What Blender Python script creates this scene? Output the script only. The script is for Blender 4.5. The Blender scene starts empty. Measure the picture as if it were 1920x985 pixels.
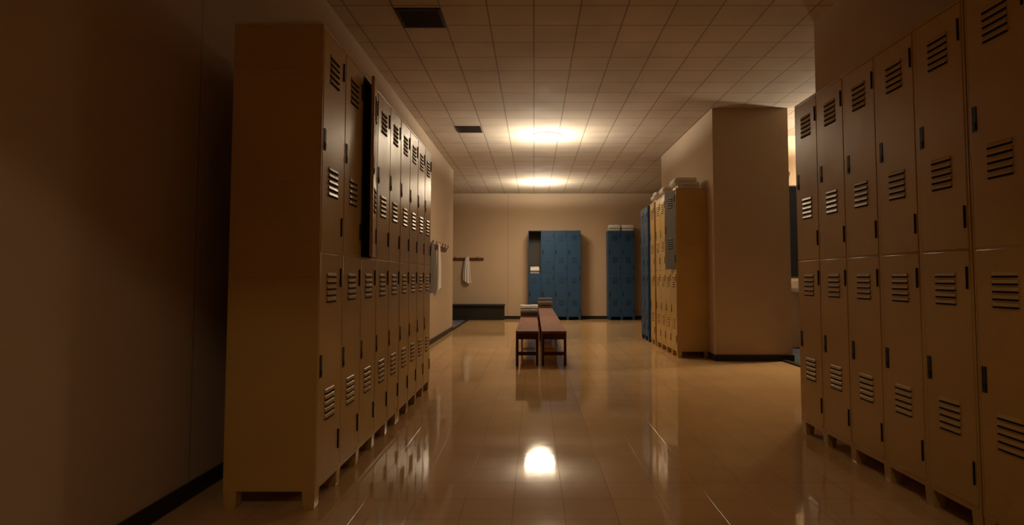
import bpy, bmesh, math, random
from mathutils import Vector, Matrix
random.seed(7)
R = math.radians
scene = bpy.context.scene
COL = scene.collection

# ------------------------------------------------------------------ materials
def new_mat(name):
    m = bpy.data.materials.new(name); m.use_nodes = True
    nt = m.node_tree; b = nt.nodes['Principled BSDF']
    return m, nt, b

def paint(name, col, rough, var=0.15, scale=6.0, bump=0.0, bscale=40.0, spec=0.5, rvar=0.12, coat=0.0, world=False):
    """plain painted / plastered / woven surface with mottled tone and roughness"""
    m, nt, b = new_mat(name); N = nt.nodes; L = nt.links
    tc = N.new('ShaderNodeTexCoord')
    if world:       # wear that runs on across neighbouring doors instead of repeating on each
        g = N.new('ShaderNodeNewGeometry'); tc = type('S', (), {'outputs': {'Object': g.outputs['Position']}})
    n = N.new('ShaderNodeTexNoise'); n.inputs['Scale'].default_value = scale; n.inputs['Detail'].default_value = 5
    L.new(tc.outputs['Object'], n.inputs['Vector'])
    mx = N.new('ShaderNodeMix'); mx.data_type = 'RGBA'
    mx.inputs[6].default_value = tuple(c*(1-var) for c in col)+(1,)
    mx.inputs[7].default_value = tuple(min(1, c*(1+var)) for c in col)+(1,)
    L.new(n.outputs['Fac'], mx.inputs[0]); L.new(mx.outputs[2], b.inputs['Base Color'])
    mr = N.new('ShaderNodeMapRange'); mr.inputs[3].default_value = max(.03, rough-rvar); mr.inputs[4].default_value = min(1, rough+rvar)
    n2 = N.new('ShaderNodeTexNoise'); n2.inputs['Scale'].default_value = scale*2.3; n2.inputs['Detail'].default_value = 3
    L.new(tc.outputs['Object'], n2.inputs['Vector']); L.new(n2.outputs['Fac'], mr.inputs[0]); L.new(mr.outputs[0], b.inputs['Roughness'])
    b.inputs['Specular IOR Level'].default_value = spec
    b.inputs['Coat Weight'].default_value = coat
    if bump:
        bn = N.new('ShaderNodeTexNoise'); bn.inputs['Scale'].default_value = bscale; bn.inputs['Detail'].default_value = 4
        L.new(tc.outputs['Object'], bn.inputs['Vector'])
        bp = N.new('ShaderNodeBump'); bp.inputs['Strength'].default_value = bump; bp.inputs['Distance'].default_value = .01
        L.new(bn.outputs['Fac'], bp.inputs['Height']); L.new(bp.outputs[0], b.inputs['Normal'])
    return m

def tiled(name, c1, c2, grout, size, shift, mortar, rough, bump, spec=0.5, coat=0.0, lit_band=None, gr=None):
    """square tiles laid in straight courses (object space, object at the origin)"""
    m, nt, b = new_mat(name); N = nt.nodes; L = nt.links
    tc = N.new('ShaderNodeTexCoord'); mp = N.new('ShaderNodeMapping')
    mp.inputs['Location'].default_value = (shift[0], shift[1], 0)
    L.new(tc.outputs['Object'], mp.inputs['Vector'])
    br = N.new('ShaderNodeTexBrick'); br.offset = 0; br.squash = 1
    br.inputs['Scale'].default_value = 1; br.inputs['Brick Width'].default_value = size; br.inputs['Row Height'].default_value = size
    br.inputs['Mortar Size'].default_value = mortar; br.inputs['Mortar Smooth'].default_value = .3; br.inputs['Bias'].default_value = 0
    br.inputs['Color1'].default_value = c1+(1,); br.inputs['Color2'].default_value = c2+(1,); br.inputs['Mortar'].default_value = grout+(1,)
    L.new(mp.outputs[0], br.inputs['Vector'])
    out = br.outputs['Color']
    n = N.new('ShaderNodeTexNoise'); n.inputs['Scale'].default_value = 1.6; n.inputs['Detail'].default_value = 6
    L.new(tc.outputs['Object'], n.inputs['Vector'])
    mr = N.new('ShaderNodeMapRange'); mr.inputs[1].default_value = .3; mr.inputs[2].default_value = .7
    mr.inputs[3].default_value = .86; mr.inputs[4].default_value = 1.06
    L.new(n.outputs['Fac'], mr.inputs[0])
    mu = N.new('ShaderNodeMix'); mu.data_type = 'RGBA'; mu.blend_type = 'MULTIPLY'; mu.inputs[0].default_value = 1
    L.new(out, mu.inputs[6]); L.new(mr.outputs[0], mu.inputs[7]); out = mu.outputs[2]
    if lit_band:      # brighter side of a baked-light edge along a tile course, put into the colour
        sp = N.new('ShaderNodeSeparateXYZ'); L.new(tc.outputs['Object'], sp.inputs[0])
        gt = N.new('ShaderNodeMath'); gt.operation = 'GREATER_THAN'; gt.inputs[1].default_value = lit_band[0]
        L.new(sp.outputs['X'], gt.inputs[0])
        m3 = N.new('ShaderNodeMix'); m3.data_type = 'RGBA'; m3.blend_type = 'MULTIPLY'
        L.new(gt.outputs[0], m3.inputs[0]); L.new(out, m3.inputs[6]); m3.inputs[7].default_value = lit_band[1]+(1,); out = m3.outputs[2]
    L.new(out, b.inputs['Base Color'])
    n2 = N.new('ShaderNodeTexNoise'); n2.inputs['Scale'].default_value = 3.0; n2.inputs['Detail'].default_value = 4
    L.new(tc.outputs['Object'], n2.inputs['Vector'])
    m4 = N.new('ShaderNodeMapRange'); m4.inputs[3].default_value = rough*.8; m4.inputs[4].default_value = rough*1.25
    L.new(n2.outputs['Fac'], m4.inputs[0]); L.new(m4.outputs[0], b.inputs['Roughness'])
    b.inputs['Specular IOR Level'].default_value = spec
    bp = N.new('ShaderNodeBump'); bp.inputs['Strength'].default_value = bump; bp.inputs['Distance'].default_value = .004; bp.invert = True
    L.new(br.outputs['Fac'], bp.inputs['Height'])
    n5 = N.new('ShaderNodeTexNoise'); n5.inputs['Scale'].default_value = 9; n5.inputs['Detail'].default_value = 3
    L.new(tc.outputs['Object'], n5.inputs['Vector'])
    b2 = N.new('ShaderNodeBump'); b2.inputs['Strength'].default_value = .05; b2.inputs['Distance'].default_value = .004
    L.new(n5.outputs['Fac'], b2.inputs['Height']); L.new(bp.outputs[0], b2.inputs['Normal']); L.new(b2.outputs[0], b.inputs['Normal'])
    return m

def wall_mat(name, col, axis=None, at=0.0):
    """plaster with one fine vertical panel joint"""
    m = paint(name, col, .8, var=.07, scale=1.3, bump=.12, bscale=60, spec=.25)
    if axis is None: return m
    nt = m.node_tree; N = nt.nodes; L = nt.links; b = N['Principled BSDF']
    tc = N.new('ShaderNodeTexCoord'); sp = N.new('ShaderNodeSeparateXYZ'); L.new(tc.outputs['Object'], sp.inputs[0])
    s = N.new('ShaderNodeMath'); s.operation = 'SUBTRACT'; L.new(sp.outputs[axis], s.inputs[0]); s.inputs[1].default_value = at
    a = N.new('ShaderNodeMath'); a.operation = 'ABSOLUTE'; L.new(s.outputs[0], a.inputs[0])
    c = N.new('ShaderNodeMath'); c.operation = 'LESS_THAN'; L.new(a.outputs[0], c.inputs[0]); c.inputs[1].default_value = .006
    src = b.inputs['Base Color'].links[0].from_socket
    mx = N.new('ShaderNodeMix'); mx.data_type = 'RGBA'; mx.blend_type = 'MULTIPLY'
    L.new(c.outputs[0], mx.inputs[0]); L.new(src, mx.inputs[6]); mx.inputs[7].default_value = (.7, .68, .66, 1)
    L.new(mx.outputs[2], b.inputs['Base Color'])
    return m

def wood(name, c1, c2, rough):
    m, nt, b = new_mat(name); N = nt.nodes; L = nt.links
    tc = N.new('ShaderNodeTexCoord'); mp = N.new('ShaderNodeMapping'); mp.inputs['Scale'].default_value = (14, 1.2, 14)
    L.new(tc.outputs['Object'], mp.inputs['Vector'])
    n = N.new('ShaderNodeTexNoise'); n.inputs['Scale'].default_value = 2; n.inputs['Detail'].default_value = 6; n.inputs['Distortion'].default_value = .8
    L.new(mp.outputs[0], n.inputs['Vector'])
    r = N.new('ShaderNodeValToRGB'); r.color_ramp.elements[0].position = .3; r.color_ramp.elements[1].position = .7
    r.color_ramp.elements[0].color = c1+(1,); r.color_ramp.elements[1].color = c2+(1,)
    L.new(n.outputs['Fac'], r.inputs[0]); L.new(r.outputs[0], b.inputs['Base Color'])
    b.inputs['Roughness'].default_value = rough; b.inputs['Specular IOR Level'].default_value = .2
    bp = N.new('ShaderNodeBump'); bp.inputs['Strength'].default_value = .08; bp.inputs['Distance'].default_value = .003
    L.new(n.outputs['Fac'], bp.inputs['Height']); L.new(bp.outputs[0], b.inputs['Normal'])
    return m

WALLC = (.50, .375, .255)
M = {
 'wall': wall_mat('cream plaster', WALLC),
 'wall_left': wall_mat('cream plaster, joint', WALLC, 'Y', 2.79),
 'wall_far': wall_mat('cream plaster, joint across', WALLC, 'X', -.645),
 'ceiling': tiled('ceiling tiles', (.56, .47, .36), (.52, .43, .33), (.27, .21, .155), .3635, (0, -.17), .007, .9, .35, spec=.2),
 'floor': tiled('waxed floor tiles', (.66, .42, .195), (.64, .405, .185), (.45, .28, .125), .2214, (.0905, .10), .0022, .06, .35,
                spec=.55, lit_band=(.3523, (1.12, 1.12, 1.10))),
 'wet_floor': tiled('grey wet room tiles', (.16, .18, .21), (.14, .16, .19), (.06, .06, .07), .2214, (0, 0), .004, .3, .4),
 'wash_floor': tiled('dark wash area tiles', (.05, .055, .065), (.045, .05, .06), (.02, .02, .022), .2214, (0, 0), .004, .8, .4, spec=.08),
 'base': paint('black baseboard', (.018, .014, .011), .45, spec=.3),
 'yellow': paint('yellow locker enamel', (.50, .31, .080), .24, world=True, var=.16, scale=2.6, bump=.07, bscale=4.0, spec=.85, rvar=.07),
 'blue': paint('blue locker enamel', (.022, .064, .138), .46, world=True, var=.14, scale=4.5, bump=.03, bscale=5.0, spec=.28, rvar=.08),
 'grey_door': paint('worn grey locker enamel', (.115, .105, .092), .5, var=.2, scale=8, spec=.3),
 'inside': paint('dark grey locker inside', (.07, .066, .06), .6, spec=.25),
 'black': paint('black cast latch', (.008, .007, .006), .5, spec=.3),
 'slot': paint('vent slot', (.012, .008, .005), .9, spec=.1),
 'bench': wood('red brown bench wood', (.16, .058, .028), (.24, .092, .044), .65),
 'bench_dark': wood('dark bench frame wood', (.055, .016, .008), (.085, .026, .012), .45),
 'rail': wood('dark rail wood', (.10, .035, .02), (.15, .055, .03), .5),
 'dark_bench': paint('charcoal bench paint', (.022, .019, .016), .6, spec=.2),
 'towel': paint('white terry', (.74, .72, .68), .95, var=.1, scale=30, bump=.6, bscale=160, spec=.1),
 'towel_grey': paint('grey terry', (.19, .175, .16), .95, var=.1, scale=30, bump=.6, bscale=160, spec=.1),
 'metal': paint('brushed metal', (.45, .40, .34), .35), 
 'vent': paint('dark vent metal', (.030, .025, .020), .6, spec=.2),
 'mirror': paint('black mirror glass', (.006, .006, .007), .08, spec=.35, rvar=.01),
 'porcelain': paint('white porcelain', (.62, .62, .60), .25),
 'lampbody': paint('white lamp ring', (.75, .72, .66), .5),
}
M['metal'].node_tree.nodes['Principled BSDF'].inputs['Metallic'].default_value = 1
lm, nt_, b_ = new_mat('lamp glass')
b_.inputs['Base Color'].default_value = (.9, .85, .75, 1); b_.inputs['Emission Color'].default_value = (1, .93, .80, 1); b_.inputs['Emission Strength'].default_value = 2.2
M['lamp'] = lm

# ------------------------------------------------------------------ mesh helpers
class MB:
    def __init__(s): s.bm = bmesh.new()
    def box(s, a, b, bev=0.0, mi=0, seg=2):
        c = [(a[i]+b[i])/2 for i in range(3)]; d = [abs(b[i]-a[i]) for i in range(3)]
        r = bmesh.ops.create_cube(s.bm, size=1, matrix=Matrix.Translation(c) @ Matrix.Diagonal((*d, 1)))
        vs = r['verts']; fs = {f for v in vs for f in v.link_faces}
        for f in fs: f.material_index = mi; f.smooth = False
        if bev:
            es = list({e for v in vs for e in v.link_edges})
            r2 = bmesh.ops.bevel(s.bm, geom=es, offset=min(bev, min(d)*.49), segments=seg, affect='EDGES', profile=.5, clamp_overlap=True)
            for f in set(r2['faces']) | {f for f in fs if f.is_valid} | {f for v in r2['verts'] for f in v.link_faces}:
                f.normal_update(); f.material_index = mi
                f.smooth = max(abs(c) for c in f.normal) < .9995     # only the rounded edges shade smoothly
        return s
    def prism(s, pts, axis, lo, hi, mi=0):
        """closed profile extruded along axis; pts are the two other coordinates in x,y,z order"""
        def P(p, t):
            q = list(p); q.insert(axis, t); return q
        A = [s.bm.verts.new(P(p, lo)) for p in pts]; B = [s.bm.verts.new(P(p, hi)) for p in pts]
        n = len(pts); fs = [s.bm.faces.new(A), s.bm.faces.new(B[::-1])]
        for i in range(n): fs.append(s.bm.faces.new((A[i], B[i], B[(i+1) % n], A[(i+1) % n])))
        for f in fs: f.material_index = mi
        return s
    def cyl(s, p, q, r, r2=None, seg=16, mi=0):
        p = Vector(p); q = Vector(q); d = q-p
        mt = Matrix.Translation((p+q)/2) @ d.to_track_quat('Z', 'Y').to_matrix().to_4x4()
        rr = bmesh.ops.create_cone(s.bm, cap_ends=True, segments=seg, radius1=r, radius2=r if r2 is None else r2, depth=d.length, matrix=mt)
        for f in {f for v in rr['verts'] for f in v.link_faces}: f.material_index = mi; f.smooth = len(f.verts) == 4
        return s
    def loft(s, rings, cap=True, mi=0):
        V = [[s.bm.verts.new(p) for p in r] for r in rings]; n = len(V[0]); fs = []
        for a, b in zip(V, V[1:]):
            for i in range(n): fs.append(s.bm.faces.new((a[i], a[(i+1) % n], b[(i+1) % n], b[i])))
        for f in fs: f.smooth = True
        if cap: fs += [s.bm.faces.new(V[0][::-1]), s.bm.faces.new(V[-1])]
        for f in fs: f.material_index = mi
        return s
    def mesh(s, name, mats, smooth=True):
        bmesh.ops.recalc_face_normals(s.bm, faces=s.bm.faces[:])
        me = bpy.data.meshes.new(name); s.bm.to_mesh(me); s.bm.free()
        for m in (mats if isinstance(mats, (list, tuple)) else [mats]): me.materials.append(m)
        if smooth:
            keep = [p.use_smooth for p in me.polygons]; me.set_sharp_from_angle(angle=R(35)); me.polygons.foreach_set('use_smooth', keep)
        return me
    def build(s, name, mats, parent=None, loc=(0, 0, 0), rz=0, smooth=True):
        return link(name, s.mesh(name, mats, smooth), parent, loc, rz)

def link(name, me, parent=None, loc=(0, 0, 0), rz=0):
    o = bpy.data.objects.new(name, me); COL.objects.link(o)
    o.parent = parent; o.location = loc; o.rotation_euler = (0, 0, rz)
    return o
def tag(o, label, cat, group=None):
    o['label'] = label; o['category'] = cat
    if group: o['group'] = group
    return o
def thing(name, label, cat, loc=(0, 0, 0), rz=0, group=None):
    return tag(link(name, None, None, loc, rz), label, cat, group)
def struct(name, mb, mat):
    o = mb.build(name, mat, smooth=False); o['kind'] = 'structure'; return o
def copy_tree(o, parent=None):
    c = o.copy(); COL.objects.link(c); c.parent = parent
    for ch in list(o.children): copy_tree(ch, c)
    return c

# ------------------------------------------------------------------ the room
CE = 3.1                      # ceiling height
XL, XR = -1.57, 2.30          # left wall, wall behind the right-hand lockers
YE = 4.84                     # where the right-hand wall ends
BX0, BX1, BY0, BY1 = 2.20, 3.13, 7.33, 10.30     # wall block between main room and wash area
YF = 14.85                    # far wall
YA = 11.65                    # left wall ends, recess begins
YB = -4.0

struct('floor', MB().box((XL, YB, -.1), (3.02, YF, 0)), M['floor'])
struct('floor_recess', MB().box((-4.2, YA-.2, -.1), (XL, YF, 0)), M['wet_floor'])
struct('floor_washroom', MB().box((3.02, YB, -.1), (7.0, YF, 0)), M['wash_floor'])
struct('ceiling', MB().box((-4.2, YB, CE), (7.0, YF, CE+.1)), M['ceiling'])
struct('wall_left', MB().box((XL-.2, YB, 0), (XL, YA, CE)), M['wall_left'])
struct('wall_far', MB().box((-4.4, YF, 0), (7.0, YF+.2, CE)), M['wall_far'])
struct('wall_recess', MB().box((-4.4, YA-.2, 0), (-4.2, YF, CE)).box((-4.2, YA-.2, 0), (XL-.2, YA, CE)), M['wall'])
struct('wall_right', MB().box((XR, YB, 0), (XR+.2, YE, CE)), M['wall'])
struct('wall_block', MB().box((BX0, BY0, 0), (BX1, BY1, CE)), M['wall'])
struct('wall_washroom', MB().box((BX1, 8.78, 0), (7.0, 8.98, CE)).box((7.0, YB, 0), (7.2, YF, CE)).box((XR+.2, 2.2, 0), (7.0, 2.4, CE)), M['wall'])
struct('wall_rear', MB().box((XL-.2, YB-.2, 0), (7.2, YB, CE)), M['wall'])
struct('wall_header_unseen', MB().box((XL, -.36, 2.53), (XR, -.30, CE)), M['wall'])  # unseen beam inferred from a shadow edge, full width to cut the rear light
BH, BT = .075, .016
struct('baseboard_left', MB().box((XL, YB, 0), (XL+BT, YA, BH), .004), M['base'])
struct('baseboard_far', MB().box((-4.2, YF-BT, 0), (7.0, YF, BH), .004), M['base'])
struct('baseboard_block', MB().box((BX0-BT, BY0-BT, 0), (BX1+BT, BY0, BH), .004).box((BX0-BT, BY0, 0), (BX0, BY1+BT, BH), .004)
       .box((BX1, BY0, 0), (BX1+BT, 8.78, BH), .004), M['base'])
struct('baseboard_right', MB().box((XR-BT, YB, 0), (XR, YE+BT, BH), .004).box((XR, YE, 0), (XR+.2, YE+BT, BH), .004), M['base'])
struct('trim_1', MB().box((XL-.03, YA, 0), (XL+.03, YF-BT, .02), .004), M['base'])          # kerb strip at the recess
struct('trim_2', MB().box((2.99, YE+BT, 0), (3.05, BY0-BT, .02), .004), M['base'])          # kerb strip at the wash area

# ------------------------------------------------------------------ lockers
W, D, HT, HB = .315, .40, 2.145, .078      # column pitch, depth, top, underside
TIER = ((.102, 1.112), (1.118, 2.128))     # lower and upper door
ST = .011                                  # half of the upright between two doors
DW = W-2*ST-.003; DT = .018

def door_mesh(mat):
    """one sheet steel door, origin on its hinge edge at the bottom; front faces -y"""
    mb = MB(); h = TIER[0][1]-TIER[0][0]
    mb.box((-DW, 0, 0), (0, DT, h), .0035)
    return mb.mesh('door', mat)
def louvre_mesh(mat):
    mb = MB(); w = .060; p = .0285
    for i in range(5):
        z = .064-i*p
        mb.prism([(.001, z), (-.0028, z-.004), (-.0055, z-.0150), (-.0050, z-.0165), (.001, z-.0165)], 0, -w, w, 0)
        mb.box((-w+.001, -.0050, z-.0235), (w-.001, .0015, z-.0163), 0, 1)
    return mb.mesh('louvre_vent', [mat, M['slot']])
def handle_mesh():
    mb = MB()
    mb.box((-.0125, -.0025, -.05), (.0125, .002, .05), .001)
    mb.box((-.0085, -.0055, -.042), (.0085, -.003, -.015), .001)
    return mb.mesh('handle', M['black'])
def hinge_mesh():
    return MB().cyl((0, 0, -.045), (0, 0, .045), .0042, seg=10).box((-.006, .001, -.045), (.003, .006, .045)).mesh('hinge', M['slot'])
def foot_mesh(mat):
    mb = MB()
    r = lambda s, z: [(-s, -s, z), (s, -s, z), (s, s, z), (-s, s, z)]
    mb.loft([r(.021, 0), r(.025, .012), r(.028, HB+.004)])
    return mb.mesh('foot', mat)
KIT = {}
for k in ('yellow', 'blue'):
    KIT[k] = dict(door=door_mesh(M[k]), louvre=louvre_mesh(M[k]), foot=foot_mesh(M[k]))
KIT['grey'] = dict(door=door_mesh(M['grey_door']), louvre=louvre_mesh(M['grey_door']))
HANDLE, HINGE = handle_mesh(), hinge_mesh()

def carcass(n, mat, parent):
    mb = MB(); w = n*W; t = .010
    for x in (0, w-t): mb.box((x, 0, HB), (x+t, D, HT-.0142), .002)            # end panels
    mb.box((0, 0, HT-.014), (w, D, HT), .003); mb.box((t, .004, HB+.001), (w-t, D-.001, HB+.014))
    mb.box((t, D-.008, HB+.014), (w-t, D, HT-.014))
    mb.box((t+.001, D-.011, HB+.015), (w-t-.001, D-.009, HT-.015), 0, 1)      # dark inside faces
    for x in (t+.001, w-t-.003): mb.box((x, .024, HB+.015), (x+.002, D-.012, HT-.015), 0, 1)
    mb.box((t+.001, .024, HT-.018), (w-t-.001, D-.012, HT-.015), 0, 1)
    mb.box((t, .002, HB), (w-t, .022, TIER[0][0]), .002)                      # plinth rail
    mb.box((t, .002, TIER[0][1]), (w-t, .022, TIER[1][0]), .002)              # middle rail
    mb.box((t, .002, TIER[1][1]), (w-t, .022, HT-.0145), .002)                 # head rail
    mb.box((t, .022, 1.108), (w-t, D-.008, 1.122), 0, 1)                            # shelf between the tiers
    for i in range(n+1):                                                      # uprights and partitions
        x = i*W; a = max(t*.6, x-ST); b = min(w-t*.6, x+ST)
        mb.box((a, .0005, HB+.0005), (b, .020, HT-.0145), .001)
        if 0 < i < n: mb.box((x-.004, .021, HB+.014), (x+.004, D-.008, HT-.014), 0, 1)
    for z in (.46, 1.0, 1.42, 1.93):                                          # pressed ribs of the end panels
        for x in (-.0022, w-.0018):
            mb.box((x, .03, z-.006), (x+.004, D-.03, z+.006), .0018)
    return mb.build('carcass', [mat, M['inside']], parent)

def bank(n, kind, label, loc, rz, gone=(), ajar={}, group=None, name='locker_bank', odd={}):
    t = thing(name, label, 'lockers' if n > 1 else 'locker', loc, rz, group)
    carcass(n, M[kind], t); K = KIT[kind]
    for i in range(n+1):
        x = min(max(i*W, .029), n*W-.029)
        link('foot', K['foot'], t, (x, .030, 0)); link('foot', K['foot'], t, (x, D-.030, 0))
    for i in range(n):
        for tier in (0, 1):
            if (i, tier) in gone: continue
            z0, z1 = TIER[tier]
            k2 = odd.get((i, tier)); Q = KIT[k2] if k2 else K
            d = link('door', Q['door'], t, ((i+1)*W-ST-.0015, -.0015, z0), ajar.get((i, tier), 0))
            if k2: d['label'] = 'dark grey door standing ajar'
            link('louvre_vent', Q['louvre'], d, (-DW/2, 0, z1-z0-.150))
            link('louvre_vent', Q['louvre'], d, (-DW/2, 0, .332))
            link('handle', HANDLE, d, (-DW+.024, 0, .508))
            for hz in (.13, .90): link('hinge', HINGE, d, (-.016, -.002, hz))
    return t

XLF = -.945; XRF = 1.738; XMF = 1.80
Y0 = 2.65
# left row: fronts face +x, near end first
bank(5, 'yellow', 'nearest yellow locker bank on the left, blank end panel in view, one upper door ajar',
     (XLF, Y0, 0), R(90), ajar={(2, 1): R(11.5)}, group='yellow lockers along the left wall')
bank(4, 'yellow', 'farther yellow locker bank of the left row, all doors shut, ending before the hook rail',
     (XLF, Y0+5*W+.006, 0), R(90), group='yellow lockers along the left wall')
# right row: fronts face -x; local x runs towards the viewer
bank(5, 'yellow', 'five-column yellow locker bank on the right, far end beside the washroom gap',
     (XRF, 2.385+5*W, 0), R(-90), group='yellow lockers along the right wall')
bank(3, 'yellow', 'nearest yellow locker bank at the right edge, cut off by the frame',
     (XRF, 2.378, 0), R(-90), group='yellow lockers along the right wall')
# lockers in front of the wall block
bank(4, 'yellow', 'yellow locker bank beside the wall block, grey upper door ajar, towels on top',
     (XMF, 7.60+4*W, 0), R(-90), ajar={(3, 1): R(15)}, odd={(3, 1): 'grey'})
bank(1, 'yellow', 'single narrow yellow locker standing between the grey-doored yellow bank and blue lockers',
     (XMF, 8.97+W, 0), R(-90), name='locker')
bank(2, 'blue', 'blue locker bank just past the narrow yellow locker, seen edge-on',
     (XMF, 9.48+2*W, 0), R(-90))
# far wall
FY = YF-BT-D-.01
bank(4, 'blue', 'wide blue locker bank on the far wall behind the benches, upper left compartment open', (-.135, FY, 0), 0, gone={(0, 1)})
bank(2, 'blue', 'narrow two-column blue locker bank on the far wall with towels on top', (1.785, FY, 0), 0)

# ------------------------------------------------------------------ towels
def fold_profile(depth, t, n):
    """outline of a strip folded n times into a flat pile: (y, z) points"""
    g = t*.10; path = []
    for k in range(n):
        z = t/2+k*(t+g); r = (t+g)/2
        ys = [r, depth-r] if k % 2 == 0 else [depth-r, r]
        for j in range(7): path.append((ys[0]+(ys[1]-ys[0])*j/6, z+.0022*math.sin(j*1.7+k*2)))
        if k < n-1:
            s = 1 if k % 2 == 0 else -1
            for a in (-60, -30, 0, 30, 60): path.append((ys[1]+s*r*math.cos(R(a)), z+r+r*math.sin(R(a))))
    L, Rr = [], []
    for i, (y, z) in enumerate(path):
        a = path[max(0, i-1)]; b = path[min(len(path)-1, i+1)]
        d = Vector((b[0]-a[0], b[1]-a[1])).normalized(); nrm = Vector((-d.y, d.x))*t*.5
        L.append((y+nrm.x, z+nrm.y)); Rr.append((y-nrm.x, z-nrm.y))
    return L+Rr[::-1]
def folded_towel(label, loc, rz, w, depth, t, n, mat='towel', group=None):
    prof = fold_profile(depth, t, n); mb = MB(); rings = []
    zt = max(p[1] for p in prof)
    for k in range(9):
        u = k/8; x = -w/2+w*u; e = 1-.05*(2*abs(u-.5))**6
        rings.append([(x, (y-depth/2)*e + .003*math.sin(5*u+9*z), max(.0003, z*(1-.05*(2*abs(u-.5))**4) + .003*math.sin(7*u+2)*z/zt)) for y, z in prof])
    mb.loft(rings)
    o = mb.build('folded_towel', M[mat], None, loc, rz)
    return tag(o, label, 'towel', group)

G1 = 'folded towels on the locker tops'
folded_towel('folded white towel nearest the viewer on the yellow locker bank with the grey door', (XMF+.165, 7.80, HT), R(-90), .30, .30, .047, 3, group=G1)
folded_towel('second folded white towel on the yellow locker bank with the grey door', (XMF+.155, 8.50, HT), R(-90), .27, .28, .043, 3, group=G1)
folded_towel('folded white towel on the single narrow yellow locker', (XMF+.155, 9.13, HT), R(-90), .26, .28, .036, 4, group=G1)
folded_towel('left of two folded towels on the narrow blue far-wall lockers', (1.785+.16, FY+.17, HT), 0, .27, .28, .046, 3, group=G1)
folded_towel('right of two folded towels on the narrow blue far-wall lockers', (1.785+.475, FY+.17, HT), 0, .28, .28, .046, 3, group=G1)
folded_towel('folded towel lying flat on the near left yellow locker bank, in the shadow', (XLF-.19, Y0+.17, HT), R(0), .34, .30, .013, 2, group=G1)
folded_towel('folded white towel inside the open compartment of wide blue lockers', (-.135+W/2, FY+.15, 1.1225), 0, .21, .22, .036, 4)
# ------------------------------------------------------------------ benches
def bench(label, x0, x1, y0, y1, group='slatless wooden changing benches'):
    cx, cy = (x0+x1)/2, (y0+y1)/2; w = (x1-x0)/2; l = (y1-y0)/2; h = .395
    t = thing('bench', label, 'bench', (cx, cy, 0), 0, group)
    MB().box((-w, -l, h-.028), (w, l, h), .005).build('seat_board', M['bench'], t)
    a = .018
    MB().box((-w+a, -l+.012, h-.095), (w-a, -l+.034, h-.028), .003).box((-w+a, l-.034, h-.095), (w-a, l-.012, h-.028), .003) \
        .box((-w+.008, -l+.034, h-.095), (-w+.028, l-.034, h-.028), .003).box((w-.028, -l+.034, h-.095), (w-.008, l-.034, h-.028), .003) \
        .build('apron', M['bench_dark'], t)
    for sx in (-1, 1):
        for sy in (-1, 1):
            X = sx*(w-.017); Y = sy*(l-.024)
            MB().box((X-.015, Y-.018, 0), (X+.015, Y+.018, h-.028), .003).build('leg', M['bench_dark'], t)
    for sy in (-1, 1):
        Y = sy*(l-.024)
        MB().box((-w+.03, Y-.009, .118), (w-.03, Y+.009, .158), .003).build('stretcher', M['bench_dark'], t)
    return t
BG = 'wooden benches down the middle of the floor'
bench('left of the two near wooden benches, towel at its far end', -.208, .055, 6.92, 9.80, BG)
bench('right of the two near wooden benches, its top running clear to the far bench', .088, .374, 6.92, 9.80, BG)
bench('far wooden bench beyond the right near bench, a grey folded towel on it', .088, .374, 9.84, 12.60, BG)
folded_towel('grey folded towel with a pale top on the left bench', (-.075, 9.62, .395), R(0), .27, .26, .040, 3, 'towel_grey')
folded_towel('white towel folded on top of the grey towel on left bench', (-.075, 9.62, .395+.136), R(0), .275, .25, .020, 2)
folded_towel('grey folded towel at the end of the far right bench', (.231, 12.38, .395), R(0), .29, .27, .046, 4, 'towel_grey')

# dark low bench in the recess
t = thing('low_bench', 'low dark bench against the far wall beneath the hook rail', 'bench', (-1.75, YF-.26, 0))
MB().box((-1.05, -.20, .33), (1.05, .20, .37), .006).build('seat_board', M['dark_bench'], t)
MB().box((-1.02, -.17, .0), (1.02, -.14, .33), .004).build('front_panel', M['dark_bench'], t)
for s in (-1, 1): MB().box((s*1.02-.015, -.14, 0), (s*1.02+.015, .19, .33), .004).build('end_panel', M['dark_bench'], t)

# ------------------------------------------------------------------ hook rails with hanging towels
def peg_rail(label, loc, rz, length, n, group):
    """rail along local x, fixed to a wall at local y = 0, projecting to -y"""
    t = thing('hook_rail', label, 'hooks', loc, rz, group)
    MB().box((-length/2, -.022, -.035), (length/2, 0, .035), .004).build('rail_board', M['rail'], t)
    for i in range(n):
        x = -length/2+length*(i+.5)/n; mb = MB()
        pts = [Vector((x, -.022, .0)), Vector((x, -.05, .004)), Vector((x, -.07, .03)), Vector((x, -.072, .06))]
        for p, q in zip(pts, pts[1:]): mb.cyl(p, q, .006, seg=10)
        mb.cyl((x, -.072, .056), (x, -.072, .072), .010, .008, seg=12)
        mb.build('hook', M['rail'], t)
    return t
GR = 'hook rails on the walls'
peg_rail('dark hook rail on left wall, just past the yellow lockers', (XL, 9.72, 1.50), R(90), 1.85, 6, GR)
peg_rail('dark hook rail on far wall above the low dark bench', (-1.80, YF, 1.47), 0, 1.12, 4, GR)
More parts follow.
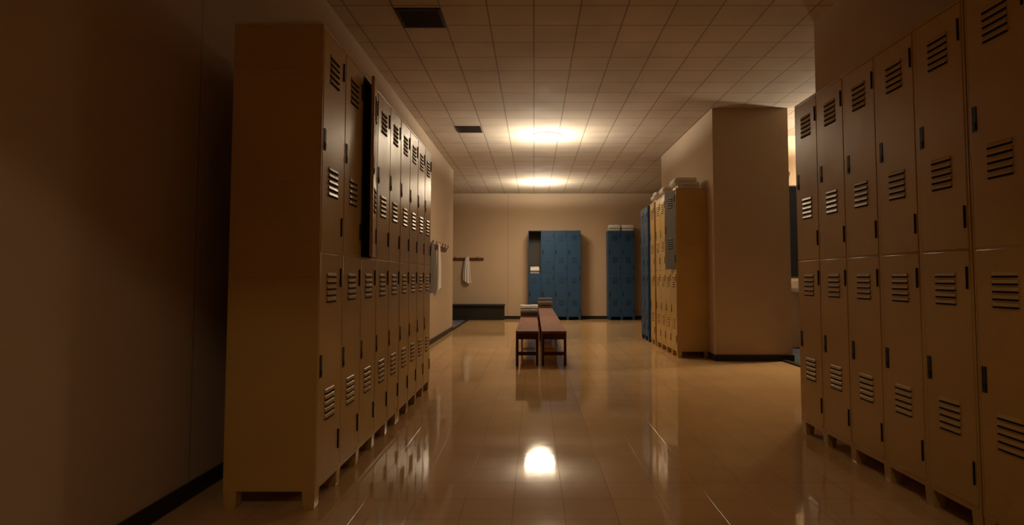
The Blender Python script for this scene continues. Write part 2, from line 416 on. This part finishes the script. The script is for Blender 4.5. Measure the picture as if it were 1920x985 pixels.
def hanging_towel(label, loc, rz, length, wtop, wbot, seed, mat='towel'):
    """gathered cloth hanging from a hook: local x along the wall, -y away from it"""
    rnd = random.Random(seed); rings = []; NS = 40; ph = [rnd.uniform(0, 6.28) for _ in range(4)]
    for k in range(19):
        u = k/18; w = wtop+(wbot-wtop)*(u**.6); th = .024+.034*min(1, u*2)
        z = -u*length; ring = []
        for j in range(NS):
            a = 2*math.pi*j/NS; c, s = math.cos(a), math.sin(a)
            f = .35+.65*min(1, u*1.6)
            fold = .010*f*math.sin(5*c*1.9+ph[0]+u*1.2)+.006*f*math.sin(9*c+ph[1])
            x = c*w/2+.012*u*math.sin(ph[2]+u*4)
            dz = (.035*u*math.sin(2.2*c+ph[3]))
            ring.append((x, -.072+s*th*.5+fold, z+dz))
        rings.append(ring)
    o = MB().loft(rings).build('hanging_towel', M[mat], None, loc, rz)
    return tag(o, label, 'towel', 'towels hanging from the hook rails')
hanging_towel('white towel hanging from the left wall hook rail, past the lockers', (XL-.012, 9.72-1.85/2+1.85*2.5/6, 1.555), R(90), .74, .07, .26, 1)
hanging_towel('shaded grey towel on the left wall rail, half hidden by lockers', (XL-.012, 9.72-1.85/2+1.85*.5/6+.02, 1.555), R(90), .74, .07, .28, 5, 'towel_grey')
hanging_towel('white towel hanging from the hook rail on far wall', (-1.80-.56+1.12*2.5/4+.02, YF+.012, 1.53), 0, .62, .07, .20, 3)

# ------------------------------------------------------------------ ceiling fittings
def vent(label, x0, x1, y0, y1):
    t = thing('ceiling_vent', label, 'vent', ((x0+x1)/2, (y0+y1)/2, CE), 0, 'ceiling vents')
    w, l = (x1-x0)/2, (y1-y0)/2; f = .022
    MB().box((-w, -l, -.012), (w, -l+f, 0), .003).box((-w, l-f, -.012), (w, l, 0), .003).box((-w, -l+f, -.012), (-w+f, l-f, 0), .003) \
        .box((w-f, -l+f, -.012), (w, l-f, 0), .003).build('frame', M['vent'], t)
    MB().box((-w+f, -l+f, -.003), (w-f, l-f, 0)).build('back_plate', M['slot'], t)
    mb = MB(); n = 9
    for i in range(n):
        y = -l+f+(2*l-2*f)*(i+.5)/n
        mb.prism([(y-.011, -.003), (y-.008, -.003), (y+.011, -.011), (y+.008, -.011)], 0, -w+f, w-f)
    mb.build('slats', M['vent'], t)
TS = .3635
vent('square dark ceiling vent near the top of the view, above the left lockers', -3*TS+.004, -2*TS-.004, 4.575, 4.925)
vent('small far dark ceiling vent left of the bright lamp pools', -3*TS+.01, -2*TS-.01, 8.22, 8.55)
def ceiling_lamp(label, x, y):
    t = thing('ceiling_lamp', label, 'lamp', (x, y, CE), 0, 'ceiling lamps')
    MB().cyl((0, 0, -.012), (0, 0, 0), .215, .22, seg=48).build('ring', M['lampbody'], t)
    rings = [[(.205*math.cos(a)*math.cos(2*math.pi*k/40), .205*math.cos(a)*math.sin(2*math.pi*k/40), -.010-.055*math.sin(a)) for k in range(40)] for a in (0, .25, .5, .75, 1.0, 1.25, 1.5)]
    MB().loft(rings).build('diffuser', M['lamp'], t)
    return t
LA, LB = (.19, 8.75), (.13, 13.05)
ceiling_lamp('small round ceiling lamp in the nearer pool of light', *LA)
ceiling_lamp('small round ceiling lamp in the farther pool of light', *LB)

# ------------------------------------------------------------------ wash area seen through the gap
WY = 8.78
t = thing('wall_mirror', 'tall black mirror on cream wall, seen in the narrow gap', 'mirror', (3.98, WY, 1.0))
MB().box((-.42, -.012, .02), (.42, -.002, 1.34), .002).build('glass', M['mirror'], t)
MB().box((-.44, -.016, 0), (-.42, 0, 1.36), .003).box((.42, -.016, 0), (.44, 0, 1.36), .003).box((-.42, -.016, 1.34), (.42, 0, 1.36), .003) \
    .box((-.42, -.016, 0), (.42, 0, .02), .003).build('frame', M['black'], t)
t = thing('wash_basin', 'pale wash basin below the black mirror in the gap', 'basin', (3.95, WY, 0))
mb = MB(); rr = lambda s, z: [(s*.34*c, -.23+s*.21*d, z) for c, d in
     [(-1, -.55), (-.85, -.9), (-.55, -1), (.55, -1), (.85, -.9), (1, -.55), (1, 1.05), (-1, 1.05)]]
mb.loft([rr(.62, .80), rr(.9, .86), rr(1, .97), rr(.88, .97), rr(.70, .88), rr(.3, .86)])
mb.build('bowl', M['porcelain'], t)
MB().cyl((0, -.22, 0), (0, -.22, .03), .12, .11, seg=24).cyl((0, -.22, .03), (0, -.22, .82), .075, .10, seg=24).build('pedestal', M['wet_floor'], t)
MB().cyl((0, -.05, .96), (0, -.05, 1.06), .014, seg=12).cyl((0, -.05, 1.05), (0, -.16, 1.04), .011, seg=12).build('tap', M['metal'], t)
t = thing('wall_bracket', 'small dark wall fitting above the black mirror in the gap', 'fitting', (3.72, WY, 2.50))
MB().box((-.03, -.012, -.04), (.03, 0, .04), .003).build('plate', M['rail'], t)
MB().cyl((0, -.012, 0), (0, -.07, .01), .012, seg=12).cyl((0, -.068, -.002), (0, -.072, .05), .014, seg=12).build('peg', M['rail'], t)

# ------------------------------------------------------------------ light
def lamp(name, loc, power, col, rad):
    d = bpy.data.lights.new(name, 'POINT'); d.energy = power; d.color = col; d.shadow_soft_size = rad
    o = bpy.data.objects.new(name, d); COL.objects.link(o); o.location = loc; return o
WARM = (1, .79, .54)
def spot(name, loc, power, col, rad, size, blend, up=False):
    d = bpy.data.lights.new(name, 'SPOT'); d.energy = power; d.color = col; d.shadow_soft_size = rad
    d.spot_size = R(size); d.spot_blend = blend
    o = bpy.data.objects.new(name, d); COL.objects.link(o); o.location = loc
    if up: o.rotation_euler = (math.pi, 0, 0)
    return o
for nm, (x, y), p, q, h in (('near', LA, 12, 135, 80), ('far', LB, 44, 220, 70)):
    lamp('light_'+nm, (x, y, CE-.13), p, WARM, .32)
    spot('downlight_'+nm, (x, y, CE-.16), q, WARM, .32, 170, 1)
    spot('halo_'+nm, (x, y, CE-.46), h*1.3, (1, .91, .76), .10, 178, .2, True)
lamp('light_wash', (4.35, 7.75, CE-.35), 12, WARM, .08)
spot('downlight_wash', (4.35, 7.75, CE-.12), 330, WARM, .10, 165, 1)
spot('halo_wash', (4.35, 7.75, CE-.36), 240, (1, .87, .68), .10, 178, .2, True)
lamp('light_rear', (.5, -1.25, 3.02), 46, WARM, .04)
w = bpy.data.worlds.new('World'); scene.world = w; w.use_nodes = True
w.node_tree.nodes['Background'].inputs[0].default_value = (0, 0, 0, 1)

# ------------------------------------------------------------------ camera
F, CX, CY, PITCH = 1128.0, 1001.0, 463.0, math.atan(59/1128)
cd = bpy.data.cameras.new('camera'); cam = bpy.data.objects.new('camera', cd); COL.objects.link(cam)
cam.location = (0, 0, 1); cam.rotation_euler = (R(90)+PITCH, 0, 0)
cd.sensor_width = 36; cd.sensor_fit = 'HORIZONTAL'; cd.lens = 36*F/1920
cd.shift_x = -(CX-960)/1920; cd.shift_y = (CY-492.5)/1920
cd.clip_start = .05
scene.camera = cam
vs = scene.view_settings
vs.view_transform = 'Standard'; vs.look = 'None'; vs.gamma = 1; vs.exposure = -0.36; vs.use_curve_mapping = False
